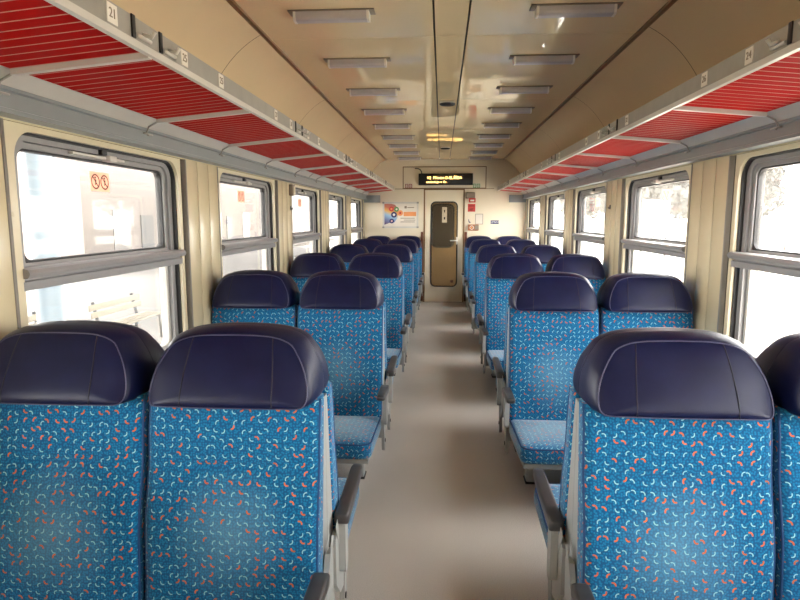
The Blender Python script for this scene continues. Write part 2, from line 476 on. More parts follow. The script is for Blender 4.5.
def sticker(root, s, yc, zc, w=.0, sz=.072):
    """two round prohibition signs on a pale square, stuck to the upper pane"""
    x = s*.0735; X = lambda d: x-s*d
    p = MB().bx(X(0), X(.0008), yc-sz, yc+sz, zc-.040, zc+.040).build('pictogram_sticker', 'blush_sticker', root)
    m = MB()
    for sy in (-1, 1):
        c = yc+sy*sz*.48
        ci = lambda r: [(c+r*cos(2*pi*k/28), zc+r*sin(2*pi*k/28)) for k in range(28)]
        m.ring(ci(.032), ci(.0255), 'x', X(.0009), X(.0014))
        q = .0205
        m.prism([(c-q-.0018*1, zc+q), (c-q+.003, zc+q+.003), (c+q+.002, zc-q), (c+q-.003, zc-q-.003)], 'x', X(.0009), X(.0014))
        m.prism([(c-.004, zc-.014), (c+.003, zc-.014), (c+.007, zc+.006), (c-.001, zc+.012)], 'x', X(.0009), X(.0013))
        m.prism([(c-.001+.006*cos(2*pi*k/10), zc+.017+.005*sin(2*pi*k/10)) for k in range(10)], 'x', X(.0009), X(.0013))
    m.build('symbol', 'sticker_brown', p)
num = 1
for s in (-1, 1):
    for i, (a, b) in enumerate(wins):
        if i < 1: continue
        w = window(num, s, a, b); num += 1
        if i >= 2 and i <= 4: sticker(w, s, -.005 if s < 0 else -.05, 1.650-ZS)
# rearmost windows behind the camera, same build
window(num, -1, *wins[0]); window(num+1, 1, *wins[0])

# ------------------------------------------------------------------ end wall, door, vestibule
DX0, DX1, DZ = -.345, .345, 1.985
m = MB(); m.bx(-HALF-.1, DX0, END_Y, END_Y+.06, 0, CEIL+.02); m.bx(DX1, HALF+.1, END_Y, END_Y+.06, 0, CEIL+.02); m.bx(DX0, DX1, END_Y, END_Y+.06, DZ, CEIL+.02)
wf = struct(m.build('wall_far', 'end_panel'))
# hatch over the door with a brown line round it, and the rail under it
m = MB(); m.ring([(-.725, 2.0), (.725, 2.0), (.725, 2.378), (-.725, 2.378)], [(-.711, 2.012), (.711, 2.012), (.711, 2.364), (-.711, 2.364)], 'y', END_Y-.006, END_Y-.0005)
struct(m.build('trim_7', 'brown_trim'))
struct(MB().bx(-.86, .86, END_Y-.008, END_Y-.0005, 1.990, 1.999).build('trim_8', 'brown_trim'))
for x, n in ((-.385, 'trim_9'), (.385, 'trim_10')):
    struct(MB().bx(x-.022, x+.022, END_Y-.018, END_Y-.0005, .02, 1.25, .004).build(n, 'brown_wood'))
door = struct(empty('door_1', (0, END_Y, 0)))
G0, G1, GZ0, GZ1 = -.222, .228, .29, 1.765
m = MB(); m.ring(rrect(DX0+.012, DX1-.012, .012, DZ-.012, .004), rrect(G0, G1, GZ0, GZ1, .075), 'y', .004, .044)
m.build('door_leaf', 'door_panel', door)
m = MB(); m.ring(rrect(DX0-.012, DX1+.012, .001, DZ+.014, .003), rrect(DX0+.010, DX1-.010, .006, DZ-.010, .003), 'y', -.012, -.0006)
m.build('door_frame', 'brown_trim', door)
m = MB(); m.ring(rrect(G0-.014, G1+.014, GZ0-.014, GZ1+.014, .088), rrect(G0+.008, G1-.008, GZ0+.008, GZ1-.008, .068), 'y', -.004, .0035)
m.build('glazing_seal', 'gasket_rubber', door)
m = MB(); m.prism(rrect(G0+.001, G1-.001, GZ0+.001, GZ1-.001, .074), 'y', .018, .024)
m.build('pane', 'door_glass', door)
m = MB(); m.bx(.215, .245, -.012, .003, 1.03, 1.16, .004); m.tube([(.232, -.006, 1.10), (.232, -.055, 1.10), (.215, -.066, 1.10), (.11, -.066, 1.098)], .009, 10)
m.build('door_handle', 'bright_aluminium', door)
MB().box((.146, .0165, .375), (.05, .002, .045)).build('warning_sticker', 'sticker_brown', door)
# vestibule beyond the glass
VY0, VY1 = END_Y+.06, END_Y+1.35
m = MB()
for s in (-1, 1):
    m.bx(s*1.0, s*1.05, VY0, VY1, 0, .9); m.bx(s*1.0, s*1.05, VY0, VY1, 1.85, CEIL)
    m.bx(s*1.0, s*1.05, VY0, VY0+.4, .9, 1.85); m.bx(s*1.0, s*1.05, VY1-.4, VY1, .9, 1.85)
m.bx(-1.05, 1.05, VY0, VY1, CEIL, CEIL+.02)
struct(m.build('wall_vestibule', 'vestibule_panel'))
I0, I1, IZ0, IZ1 = -.22, .185, .93, 1.745
m = MB(); m.ring(rrect(-1.05, 1.05, 0, CEIL, .001), rrect(I0, I1, IZ0, IZ1, .09), 'y', VY1, VY1+.05)
d2 = struct(m.build('door_2', 'vestibule_panel'))
m = MB(); m.ring(rrect(I0-.025, I1+.025, IZ0-.025, IZ1+.025, .11), rrect(I0+.004, I1-.004, IZ0+.004, IZ1-.004, .085), 'y', VY1-.012, VY1-.0005)
m.build('window_seal', 'gasket_rubber', d2)
MB().bx(I0, I1, VY1+.02, VY1+.026, IZ0, IZ1).build('pane', 'door_glass', d2)
p = MB().bx(-.035, .062, VY1-.016, VY1-.013, 1.40, 1.70).build('notice', 'white_sticker', d2)
m = MB(); m.bx(.003, .025, VY1-.018, VY1-.0165, 1.60, 1.65); m.bx(.0, .03, VY1-.018, VY1-.0165, 1.46, 1.51); m.build('symbol', 'black_plastic', p)
# gangway to the neighbouring coach
m = MB(); 
for s in (-1, 1): m.bx(s*.5, s*.54, VY1+.05, VY1+1.2, 0, CEIL)
m.bx(-.54, .54, VY1+1.2, VY1+1.24, 0, CEIL); m.bx(-.54, .54, VY1+.05, VY1+1.24, CEIL, CEIL+.03)
m.bx(-.54, .54, VY1+.05, VY1+1.24, -.05, 0)
struct(m.build('wall_gangway', 'rack_metal'))

# led display
disp = empty('led_display', (.022, END_Y, 2.155))
tag(disp, 'black passenger information display with amber lettering above the end door', 'display')
MB().bx(-.468, .468, -.085, -.007, -.098, .098, .006).build('housing', 'black_plastic', disp)
text('V2  Přímém D-EL.ŘÍDA', .066, 'amber_led', 'display_text', disp, Matrix.Translation((-.02, -.0862, .022)) @ FACE_CAM, .60)
text('následuje v čr.', .052, 'amber_led', 'display_text', disp, Matrix.Translation((-.155, -.0862, -.048)) @ FACE_CAM, .36)
m = MB(); m.tube([(-.415, -.05, .097), (-.418, -.05, .13), (-.44, -.045, .165), (-.475, -.03, .185), (-.53, -.008, .19)], .009, 8)
m.build('cable', 'black_plastic', disp)
# poster
po = empty('poster', (-.764, END_Y, 1.543)); tag(po, 'framed advertising poster with coloured circles on the end wall left of the door', 'poster')
m = MB(); m.ring(rrect(-.315, .315, -.228, .228, .006), rrect(-.285, .285, -.198, .198, .004), 'y', -.02, -.001)
m.build('poster_frame', 'bright_aluminium', po)
for a in (-.302, .302):
    for b in (-.214, .214): MB().box((a, -.0215, b), (.036, .006, .03), .004).build('corner', 'rack_metal', po)
MB().bx(-.286, .286, -.010, -.002, -.199, .199).build('sheet', 'poster_paper', po)
pr = MB().prism([(-.285, -.17), (-.20, -.14), (-.11, -.13), (-.06, -.06), (-.03, .03), (-.03, .10), (-.10, .18), (-.16, .195), (-.285, .195)], 'y', -.0112, -.0102).build('print', 'poster_print', po)
def disc(m, cx, cz, r, y0, y1, n=24): m.prism([(cx+r*cos(2*pi*k/n), cz+r*sin(2*pi*k/n)) for k in range(n)], 'y', y0, y1)
for cx, cz, r, mt, it in ((-.16, .105, .044, 'red_plastic', 'orange_print'), (-.07, .10, .042, 'pictogram_green', 'poster_paper'), (-.005, .035, .050, 'orange_print', 'red_plastic'), (-.115, .005, .052, 'navy_print', 'white_sticker'), (-.155, -.105, .042, 'navy_print', 'blush_sticker')):
    m = MB(); disc(m, cx, cz, r, -.0126, -.0114); c = m.build('circle', mt, po)
    m = MB(); disc(m, cx, cz, r*.45, -.0136, -.0128, 6); m.build('symbol', it, c)
MB().bx(.055, .275, -.012, -.0102, -.02, .055).build('banner', 'orange_print', po)
for z, a, b in ((-.055, .0, .25), (-.088, .06, .26), (-.12, .0, .25), (.13, .12, .24)): MB().bx(a, b, -.012, -.0102, z-.006, z+.006).build('text_line', 'grey_device', po)
MB().box((.09, -.0111, .135), (.04, .0016, .04)).build('emblem', 'grey_device', po)
# right-hand wall items
al = empty('emergency_brake', (.455, END_Y, 1.88)); tag(al, 'grey emergency brake box with a red plate below, right of the door top', 'emergency brake')
MB().box((0, -.030, 0), (.16, .056, .11), .025, 4).build('housing', 'grey_device', al)
m = MB(); m.box((.03, -.045, -.085), (.115, .03, .075), .006); m.build('pull_handle', 'red_plastic', al)
MB().box((.03, -.061, -.088), (.07, .002, .028)).build('lettering_strip', 'white_sticker', al)
n1 = MB().bx(.413, .542, END_Y-.003, END_Y, 1.600, 1.735).build('safety_sign', 'red_plastic')
tag(n1, 'square red sticker under the grey emergency brake box', 'sticker')
m = MB(); m.bx(.425, .53, END_Y-.0045, END_Y-.0032, 1.69, 1.712); m.prism([(.44, 1.62), (.49, 1.62), (.515, 1.665), (.44, 1.65)], 'y', END_Y-.0045, END_Y-.0032); m.build('print', 'pictogram_red', n1)
n2 = MB().bx(.548, .676, END_Y-.004, END_Y, 1.385, 1.56).build('paper_notice', 'poster_paper'); tag(n2, 'pale paper notice in a clear holder on the end wall right of the red sticker', 'notice')
m = MB(); m.ring([(.545, 1.382), (.679, 1.382), (.679, 1.563), (.545, 1.563)], [(.553, 1.39), (.671, 1.39), (.671, 1.555), (.553, 1.555)], 'y', END_Y-.007, END_Y-.0042); m.build('holder', 'grey_device', n2)
n3 = MB().bx(.812, .955, END_Y-.003, END_Y, 1.388, 1.450).build('small_sign', 'navy_print'); tag(n3, 'narrow dark blue sticker with white characters at the right of the end wall', 'sticker')
text('LMVH', .05, 'white_board', 'lettering', n3, Matrix.Translation((.884, END_Y-.0035, 1.418)) @ FACE_CAM, .13)
ob = empty('wall_mounted_box', (.513, END_Y+.001, 1.327)); tag(ob, 'small brown and orange wall box with a pale ring below the paper notice', 'wall box')
MB().box((0, -.026, 0), (.185, .05, .106), .012, 3).build('housing', 'orange_box', ob)
MB().box((.055, -.054, 0), (.07, .006, .08), .002).build('cover', 'grey_device', ob)
ci = lambda r, c=-.03: [(c+r*cos(2*pi*k/28), r*sin(2*pi*k/28)) for k in range(28)]
MB().ring(ci(.036), ci(.027), 'y', -.0545, -.0515).build('ring', 'white_sticker', ob)
m = MB(); disc(m, -.03, 0, .016, -.0545, -.0515); m.build('button', 'orange_print', ob)
n4 = MB().prism([(.425, 1.468), (.436, 1.468), (.442, 1.432), (.466, 1.420), (.462, 1.408), (.436, 1.41), (.428, 1.43)], 'y', END_Y-.004, END_Y-.0006).build('wall_hook', 'navy_print'); tag(n4, 'tiny dark blue hook shaped mark above the brown wall box', 'hook')
for x0, mt, lab in ((-.682, 'pictogram_red', 'pair of small red pictograms on the wall left of the display'), (.498, 'pictogram_green', 'pair of small green pictograms on the wall right of the display')):
    r = empty('pictogram_panel', (x0, END_Y, 2.045)); tag(r, lab, 'sign')
    for k in range(2):
        m = MB(); a = k*.066
        m.ring([(a, -.036), (a+.056, -.036), (a+.056, .036), (a, .036)], [(a+.012, -.026), (a+.044, -.026), (a+.044, .026), (a+.012, .026)], 'y', -.0045, -.0028)
        m.bx(a+.026, a+.036, -.0045, -.0028, -.022, .022)
        m.build('symbol', mt, r)
    MB().bx(-.004, .128, -.0026, -.0008, -.042, .042).build('plate', 'white_sticker', r)

# ------------------------------------------------------------------ luggage racks
def rack(s, xf, zf, label, nums):
    root = empty('luggage_rack', (0, 0, 0)); tag(root, label, 'luggage rack')
    xr, zr = 1.300, 1.930
    bars = [1.757+.91*k for k in range(-4, 10)]
    L = lambda u: (s*(xf+(xr-xf)*u), zf+(zr-zf)*u)
    def slab(m, u0, u1, y0, y1, th, lift=0.):
        (xa, za), (xb, zb) = L(u0), L(u1)
        vs = [(xa, y, za+lift+t) for y in (y0, y1) for t in (0, th)]+[(xb, y, zb+lift+t) for y in (y0, y1) for t in (0, th)]
        m.add(vs, [(0, 1, 3, 2), (4, 6, 7, 5), (0, 2, 6, 4), (1, 5, 7, 3), (0, 4, 5, 1), (2, 3, 7, 6)])
    ed = bars+[END_Y-.012]
    for a, b in zip(ed, ed[1:]):
        n = max(1, round((b-a-.03)/.0545)); w = (b-a-.034)/n
        m = MB()
        for k in range(n):
            y0 = a+.017+k*w
            slab(m, .012, .988, y0+.0021, y0+w-.0021, .012)
        m.build('slat_panel', 'red_slats', root)
        m = MB()                                                    # pale strips painted as light coming through the gaps
        for k in range(n+1):
            y0 = a+.017+k*w
            slab(m, .012, .988, y0-.0019, y0+.0019, .008, -.0007)
        m.build('gap_light_strips', 'slat_gap_light', root)
    for y in bars:
        m = MB(); slab(m, .0, 1.0, y-.011, y+.011, .028, -.016)
        m.build('cross_bar', 'bright_aluminium', root)
        m = MB(); m.tube([(s*1.296, y, 1.922), (s*1.34, y, 1.90), (s*1.352, y, 1.876), (s*1.344, y, 1.86)], .004, 8)
        m.tube([(s*1.345, y-.04, 1.868), (s*1.345, y+.04, 1.868)], .004, 8)
        m.build('bracket', 'rack_metal', root)
    m = MB(); m.prism([(s*(xf+.004), zf-.012), (s*(xf-.014), zf-.012), (s*(xf-.016), zf+.006), (s*(xf-.002), zf+.010), (s*(xf+.004), zf+.010)], 'y', REAR_Y, END_Y-.003)
    m.build('front_lip', 'bright_aluminium', root)
    m = MB(); m.prism([(s*(xf-.001), zf+.011), (s*(xf-.007), zf+.011), (s*(xf-.007), zf+.070), (s*(xf+.010), zf+.078), (s*(xf+.010), zf+.072), (s*(xf-.001), zf+.066)], 'y', REAR_Y, END_Y-.003)
    m.build('fascia', 'rack_metal', root)
    for k in range(-1, 5):                                          # pairs of coat hooks beside each bay divider
        for dy in (-.15, .01):
            y = 1.80+BAY*k+dy
            m = MB(); m.bx(s*(xf-.012), s*(xf-.0075), y-.010, y+.010, zf+.012, zf+.072, .002); h = m.build('hook_plate', 'black_plastic', root)
            m = MB(); m.tube([(s*(xf-.010), y+.05, zf+.034), (s*(xf-.035), y+.05, zf+.026), (s*(xf-.045), y+.05, zf+.040)], .006, 8); m.tube([(s*(xf-.010), y+.02, zf+.024), (s*(xf-.012), y+.09, zf+.024)], .006, 8)
            m.build('coat_hook', 'bright_aluminium', root)
    for k, (y, tx) in enumerate(nums):
        p = MB().bx(s*(xf-.0095), s*(xf-.0072), y-.024, y+.024, zf+.016, zf+.064, .0).build('number_plate', 'white_sticker', root)
        rot = Matrix.Rotation(pi/2*(-s), 4, 'Z') @ FACE_CAM
        text(tx, .034, 'grey_device', 'numeral', p, Matrix.Translation((s*(xf-.0102), y, zf+.040)) @ rot)
ln = []; rn = []
for k in range(0, 5):
    for j, y in enumerate((1.546, 1.977, 2.304, 2.80)):
        ln.append((y+BAY*k+(.26 if j == 3 else 0), str(21+10*k+j*2 if j != 1 else 25+10*k)))
        if j < 3: rn.append(((1.475, 2.036, 2.36)[j]+BAY*k, str(22+10*k+2*j)))
rack(-1, .880, 1.970, 'red slatted luggage rack running above the left-hand windows', ln)
rack(1, .928, 1.962, 'red slatted luggage rack running above the right-hand windows', rn)

# small pillar fittings
def fitting(x, y, z, lab, s):
    r = empty('coat_hook', (x, y, z)); tag(r, lab, 'hook', 'wall fittings')
    MB().box((-s*.004, 0, 0), (.006, .030, .036), .002).build('plate', 'black_plastic', r)
    m = MB(); m.tube([(-s*.006, 0, -.006), (-s*.016, 0, -.010), (-s*.020, 0, .004)], .005, 8); m.build('peg', 'gasket_rubber', r)
fitting(-HALF+.012, 5.43, 1.585, 'small black coat peg on the left wall between second and third windows', -1)
fitting(-HALF+.012, 9.07, 1.59, 'small black coat peg on the left wall between fourth and fifth windows', -1)
fitting(HALF-.012, 5.33, 1.589, 'small black coat peg on the right wall between second and third windows', 1)
fitting(HALF-.012, 9.06, 1.57, 'small black coat peg on the right wall between fourth and fifth windows', 1)
r = empty('wall_socket', (-HALF+.012, 5.43, 1.745)); tag(r, 'grey socket box high on the left wall above a black coat peg', 'socket')
MB().box((.018, 0, 0), (.036, .09, .10), .006).build('case', 'grey_device', r)
MB().box((.038, .01, 0), (.006, .05, .07), .003).build('cover', 'cream_trim', r)

# ------------------------------------------------------------------ ceiling lamps and sensors
def make_lamp():
    root = empty('ceiling_lamp'); tag(root, 'x', 'ceiling lamp')
    MB().bx(-.212, .212, -.042, .042, -.007, -.0005, .002).build('base_plate', 'grey_device', root)
    m = MB(); prof = [(-.034, -.0072), (-.034, -.030), (-.030, -.042), (-.018, -.048), (.018, -.048), (.030, -.042), (.034, -.030), (.034, -.0072)]
    m.prism(prof, 'x', -.174, .174); sharp(m.build('diffuser', 'opal_diffuser', root))
    for sx in (-1, 1):
        m = MB(); m.prism([(y*1.06, z*1.03 if z < -.01 else z) for y, z in prof], 'x', sx*.1745, sx*.186); m.build('end_cap', 'white_sticker', root)
    return root
lamp0 = make_lamp()
first = True
for s, sd in ((-1, 'left'), (1, 'right')):
    for k in range(9):
        loc = (-.583 if s < 0 else .59, 3.075+.90*k, CEIL)
        if first: lo = lamp0; lo.location = loc; first = False
        else: lo = clone(lamp0, loc)
        tag(lo, 'unlit opal ceiling lamp, %s from the camera in the %s row' % (ORD[k], sd), 'ceiling lamp', 'ceiling lamps')
def sensor(y, lab):
    r = empty('smoke_detector', (.003, y, CEIL)); tag(r, lab, 'smoke detector', 'smoke detectors')
    MB().box((0, -.02, -.0025), (.13, .20, .004), .001).build('plate', 'cream_trim', r)
    m = MB(); m.lathe([(.070, -.0048), (.070, -.010), (.062, -.018), (.045, -.022), (.002, -.023)], (0, 0, 0), 28); m.build('cover', 'gasket_rubber', r)
sensor(5.50, 'round dark smoke detector in the ceiling strip, the nearer one')
sensor(8.95, 'round dark smoke detector in the ceiling strip, the farther one by the display')

# ------------------------------------------------------------------ seats
HH = .190
HZ = .976                                                           # underside of the headrest
def headrest():
    """front outline (x,z above HZ); the body swells behind the piped front panel"""
    half = [(0., .0), (.08, .0), (.15, .001), (.204, .002), (.222, .009), (.228, .026), (.227, .056), (.219, .090), (.207, .118), (.191, .144), (.175, .165), (.150, .178), (.120, .186), (.08, .190), (.04, .191), (0., .1915)]
    half = [(x*.985, z*HH/.1915) for x, z in half]
    # resample smoothly
    pts = [Vector(p) for p in half]; out = []
    for i in range(len(pts)-1):
        p0 = pts[max(0, i-1)]; p1 = pts[i]; p2 = pts[i+1]; p3 = pts[min(len(pts)-1, i+2)]
        for u in (0, .5):
            a = .5*((2*p1)+(p2-p0)*u+(2*p0-5*p1+4*p2-p3)*u*u+(3*p1-p0-3*p2+p3)*u**3)
            out.append(a)
    out[0].x = 0
    ol = [Vector(p) for p in out]+[pts[-1]]
    full = ol+[Vector((-p.x, p.y)) for p in reversed(ol[1:-1])]
    C = Vector((0, HH*.46))
    def ring(grow, up, y, low=0.):
        r = []
        for p in full:
            d = (p-C); l = d.length or 1
            top = max(0., min(1., (p.y-.05)/.12))
            q = p+Vector((d.x/l*grow, d.y/l*grow*.6+up*top - low*(1-top)))
            yy = y
            if abs(p.x) > .212 and y < -.03: yy = y+.012*((abs(p.x)-.212)/.028)       # wings sweep back a little
            r.append((q.x, yy, HZ+q.y))
        return r
    rings = [ring(.022, .005, -.0012), ring(.0225, .0055, -.02), ring(.022, .005, -.045), ring(.019, .004, -.072), ring(.013, .003, -.095), ring(.008, .002, -.109), ring(.004, .001, -.117), ring(0, 0, -.121)]
    m = MB(); m.loft(rings, True, False)
    # front panel: shrinking copies of the outline, bulging forward
    def dome(f, x, z): return (1-f**7)*(.008+.009*max(0, 1-(x/.25)**2)*max(0, 1-((z-HH*.46)/.13)**2))
    pr = []
    for f in (1., .992, .975, .95, .915, .87, .80, .70, .55, .38, .2, .02):
        pr.append([(x*f, -.121+(y+.121)*f**6-dome(f, x*f, C.y+(z-HZ-C.y)*f), HZ+C.y+(z-HZ-C.y)*f) for (x, y, z) in rings[-1]])
    m.loft(pr, False, True)
    me = m.mesh('headrest', 'navy_leather', False)
    pip = MB().tube([(x, y-.002, z) for x, y, z in rings[-1]], .0017, 8, True).mesh('piping', 'leather_piping', False)
    seams = []
    for sx in (-1, 1):
        ps = []
        for i in range(15):
            u = i/14; z = .004+u*(HH-.012); x = sx*(.130-.014*u*u)
            # gauge of this point against the outline
            p = Vector((x, z))-C; best = 1e9
            for q in full:
                d = q-C
                if d.normalized().dot(p.normalized()) > .999: best = min(best, d.length)
            if best > 1e8: best = max((q-C).dot(p.normalized()) for q in full)
            f = min(1., p.length/best)
            ps.append((x, -.121-dome(f, x, z)-.0002, HZ+z))
        seams.append(MB().tube(ps, .0019, 6).mesh('seam', 'leather_seam', False))
    for q in [me, pip]+seams:                                       # the face leans back towards its top
        for v in q.vertices:
            u = max(0., min(1., (v.co.z-HZ)/HH)); v.co.y *= 1.36-.72*u
    bm = bmesh.new(); bm.from_mesh(me)
    for e in bm.edges:
        if all(v.co.y > -.0018 for v in e.verts): e.smooth = False
    bm.to_mesh(me); bm.free()
    return me, pip, seams
BW = .2525                                                          # half width of the back
def back_y(z):                                                      # front surface of the back
    u = (.985-z)/(.985-.33)
    y = -.098-.112*u
    y -= .016*math.exp(-((z-.62)/.12)**2)                           # lumbar swell
    y -= .006*math.exp(-((z-.90)/.07)**2)
    return y
def backrest():
    zs = [.33, .36, .40, .45, .5, .55, .6, .65, .70, .74, .77, .785, .795, .805, .82, .84, .87, .91, .95, .985]
    rings = []
    for z in zs:
        yf = back_y(z); yb = -.030-.085*(.985-z)/(.655); r = .024
        a = rrect(-BW, BW, yf, yb, (r, r, .012, .012), 5)
        front = [(-BW+r+(2*BW-2*r)*k/18, yf) for k in range(1, 18)]
        poly = a[:6]+front+a[6:]
        rg = []
        for (x, y) in poly:
            if y < yf+.004:
                w = max(0, 1-(abs(x)/.15)**4)
                y += .011*w*math.exp(-((z-.795)/.011)**2)           # pulled-in crease across the middle
                y -= .010*max(0, 1-(x/BW)**2) if .4 < z else 0
            rg.append((x, y, z))
        rings.append(rg)
    m = MB(); m.loft(rings, True, True)
    me = m.mesh('backrest', 'moquette_back', True)
    return me, [MB().tube([(sx*(BW-.003), back_y(z)+.014, z) for z in zs], .0042, 7).mesh('piping', 'fabric_piping', False) for sx in (-1, 1)]
def cushion():
    W = .2525; y0, y1 = -.725, -.185
    rings = []
    for f, z, dz in ((.90, 0, 0), (.985, .006, 0), (1., .022, 0), (1., .050, 0), (.995, .066, 0), (.975, .078, 0), (.93, .086, 0), (.8, .093, 0), (.5, .097, 0), (.1, .098, 0)):
        a = rrect(-W*f, W*f, (y0+y1)/2-(y1-y0)/2*f, (y0+y1)/2+(y1-y0)/2*f, (.055*f, .055*f, .02*f, .02*f), 6)
        rg = []
        for (x, y) in a:
            u = (y1-y)/(y1-y0)
            rg.append((x, y, .30+z-.035*(1-u)+ .004*sin(u*pi)))
        rings.append(rg)
    m = MB(); m.loft(rings, True, True)
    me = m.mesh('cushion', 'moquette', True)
    pip = MB().tube([(x*1.004, y, z) for x, y, z in rings[5]], .0042, 7, True).mesh('piping', 'fabric_piping', False)
    return me, pip
ME = {}
ME['headrest'], ME['h_piping'], ME['seam'] = headrest()
ME['backrest'], ME['b_piping'] = backrest()
ME['cushion'], ME['c_piping'] = cushion()
m = MB(); m.prism([(-.002, .968), (-.024, .968), (-.034, .93), (-.108, .37), (-.112, .22), (-.09, .18), (-.002, .18)], 'x', -.247, .247); ME['shell'] = m.mesh('back_shell', 'seat_plastic', False)
m = MB(); m.prism([(-.70, .272), (-.70, .296), (-.19, .262), (-.115, .262), (-.115, .225), (-.20, .225)], 'x', -.235, .235); ME['pan'] = m.mesh('seat_pan', 'seat_plastic', False)
def leg_mesh(side):
    m = MB(); x = side*.125
    m.box((x, -.235, .115), (.062, .08, .23), .010, 3)
    m.prism([(-.285, .225), (-.185, .225), (-.205, .05), (-.265, .05)], 'x', x-.02, x+.02)
    return m.mesh('leg', 'seat_plastic', False)
def foot_mesh(side):
    m = MB(); m.box((side*.125, -.235, .006), (.076, .10, .012), .006, 2); return m.mesh('foot', 'black_plastic', False)
def arm_meshes(side, ys, ye):
    x = side*.281
    m = MB(); rings = []
    for (f, zt, w, h) in ((0, .552, .010, .012), (.010, .556, .020, .030), (.035, .5595, .0235, .040), (.25, .562, .0235, .038), (.65, .567, .023, .034), (.93, .570, .022, .030), (.985, .569, .019, .024), (1, .565, .010, .012)):
        y = -(ys+(ye-ys)*f)
        rings.append([(x+px, y, zt-h/2+pz) for px, pz in rrect(-w, w, -h/2, h/2, min(.009, w*.45, h*.45), 4)])
    m.loft(rings); pad = m.mesh('armrest_pad', 'arm_plastic', False)
    m = MB()                                                        # hanging oval link below the pad
    yl = -ys-.045
    ov = [(yl+.026*cos(a)+(0 if sin(a) > 0 else .0), (.500 if sin(a) > 0 else .365)+.026*sin(a)) for a in [2*pi*k/32 for k in range(32)]]
    m.prism(ov, 'x', x-.010, x+.014)
    m.bx(x-.006, x+.006, yl-.03, yl+.025, .49, .528)
    link = m.mesh('armrest_link', 'seat_plastic', False)
    m = MB()                                                        # mounting plate and strut on the shell side
    m.prism([(-.02, .49), (-.075, .50), (-.15, .40), (-.185, .29), (-.17, .245), (-.10, .26), (-.03, .33)], 'x', side*.2535, side*.2685)
    m.prism([(-.020, .53), (-.050, .545), (-.165, .36), (-.140, .345)], 'x', side*.2688, side*.2705)
    plate = m.mesh('mounting_plate', 'seat_plastic', False)
    m = MB(); m.prism([(-.235, .345), (-.205, .36), (-.165, .29), (-.155, .16), (-.175, .135), (-.20, .15)], 'x', side*.254, side*.271)
    hinge = m.mesh('hinge_cover', 'seat_plastic', False)
    m = MB(); m.prism([(-.175+.011*cos(2*pi*k/16), .20+.011*sin(2*pi*k/16)) for k in range(16)], 'x', side*.2712, side*.275)
    bolt = m.mesh('bolt', 'black_plastic', False)
    return pad, link, plate, hinge, bolt
ARM = {(sd, aw): arm_meshes(sd, *((.055, .44) if aw else (.255, .52))) for sd in (1, -1) for aw in (False, True)}
LEG = {1: (leg_mesh(1), foot_mesh(1)), -1: (leg_mesh(-1), foot_mesh(-1))}
def ob(name, me, parent):
    o = bpy.data.objects.new(name, me); COL.objects.link(o); o.parent = parent; return o
def make_seat(side, arm, away):
    root = empty('train_seat'); root['category'] = 'seat'
    h = ob('headrest', ME['headrest'], root); h['label'] = 'navy leather headrest'
    ob('piping', ME['h_piping'], h); [ob('seam', q, h) for q in ME['seam']]
    b = ob('backrest', ME['backrest'], root); [ob('piping', q, b) for q in ME['b_piping']]
    c = ob('cushion', ME['cushion'], root); ob('piping', ME['c_piping'], c)
    ob('back_shell', ME['shell'], root); ob('seat_pan', ME['pan'], root)
    l = ob('leg', LEG[side][0], root); ob('foot', LEG[side][1], l)
    if arm:
        pad, link, plate, hinge, bolt = ARM[(side, away)]
        a = ob('armrest', pad, root); a['label'] = 'dark brown plastic armrest'
        ob('armrest_link', link, a)
        ob('mounting_plate', plate, root); hh = ob('hinge_cover', hinge, root); ob('bolt', bolt, hh)
    return root
protos = {}
def place_seat(side, arm, loc, rz, label):
    k = (side, arm, rz != 0)
    if k not in protos: r = protos[k] = make_seat(*k); r.location = loc; r.rotation_euler = (0, 0, rz)
    else: r = clone(protos[k], loc, rz)
    tag(r, label, 'seat', 'blue patterned train seats')
    return r
AX = {-1: .629, 1: .6135}; WX = {-1: 1.150, 1: 1.136}
for k in range(6):
    y = MID0+BAY*k if k < 5 else END_Y-.03
    last = ['first row, nearest the camera', 'second row from the camera', 'third row from the camera', 'fourth row from the camera', 'fifth row from the camera', 'last row, against the end wall'][k]
    for s, sd in ((-1, 'left'), (1, 'right')):
        place_seat(-s, True, (s*AX[s], y, 0), 0, 'blue aisle seat facing the camera on the %s, %s' % (sd, last))
        place_seat(-s, False, (s*WX[s], y, 0), 0, 'blue window seat facing the camera on the %s, %s' % (sd, last))
        if k < 5:
            nth = ['nearest', 'second', 'third', 'fourth', 'fifth'][k]
            place_seat(s, True, (s*AX[s], y, 0), pi, 'blue aisle seat facing away, backing onto the %s camera-facing aisle seat on the %s' % (nth, sd))
            place_seat(s, False, (s*WX[s], y, 0), pi, 'blue window seat facing away, backing onto the %s camera-facing window seat on the %s' % (nth, sd))

# ------------------------------------------------------------------ outside, left: platform with benches
GZ = -1.25
struct(MB().bx(-60, 60, -30, 140, GZ-.2, GZ).build('ground', 'ballast'))
m = MB(); m.bx(-13, -2.0, -12, 45, GZ+.001, -.70); struct(m.build('trim_platform', 'platform_paving'))
def bench(x, y, lab):
    r = empty('platform_bench', (x, y, -.70)); tag(r, lab, 'bench', 'platform benches')
    for z in (.62, .74):
        MB().box((-.22-(z-.62)*.25, 0, z), (.03, 1.6, .095), .006).build('back_slat', 'bench_wood', r)
    for q in (-.12, .02, .16):
        MB().box((q, 0, .44), (.11, 1.6, .03), .006).build('seat_slat', 'bench_wood', r)
    for yy in (-.62, .62):
        m = MB(); m.tube([(-.30, yy, .82), (-.21, yy, .42), (-.26, yy, 0)], .03, 8); m.tube([(-.21, yy, .415), (.22, yy, .415), (.24, yy, 0)], .022, 8); m.build('leg', 'bench_iron', r)
bench(-5.45, 10.0, 'slatted bench on the platform, framed in the lower pane of the first left window')
bench(-5.75, 7.75, 'slatted platform bench partly behind the pale blue column outside the first left window')
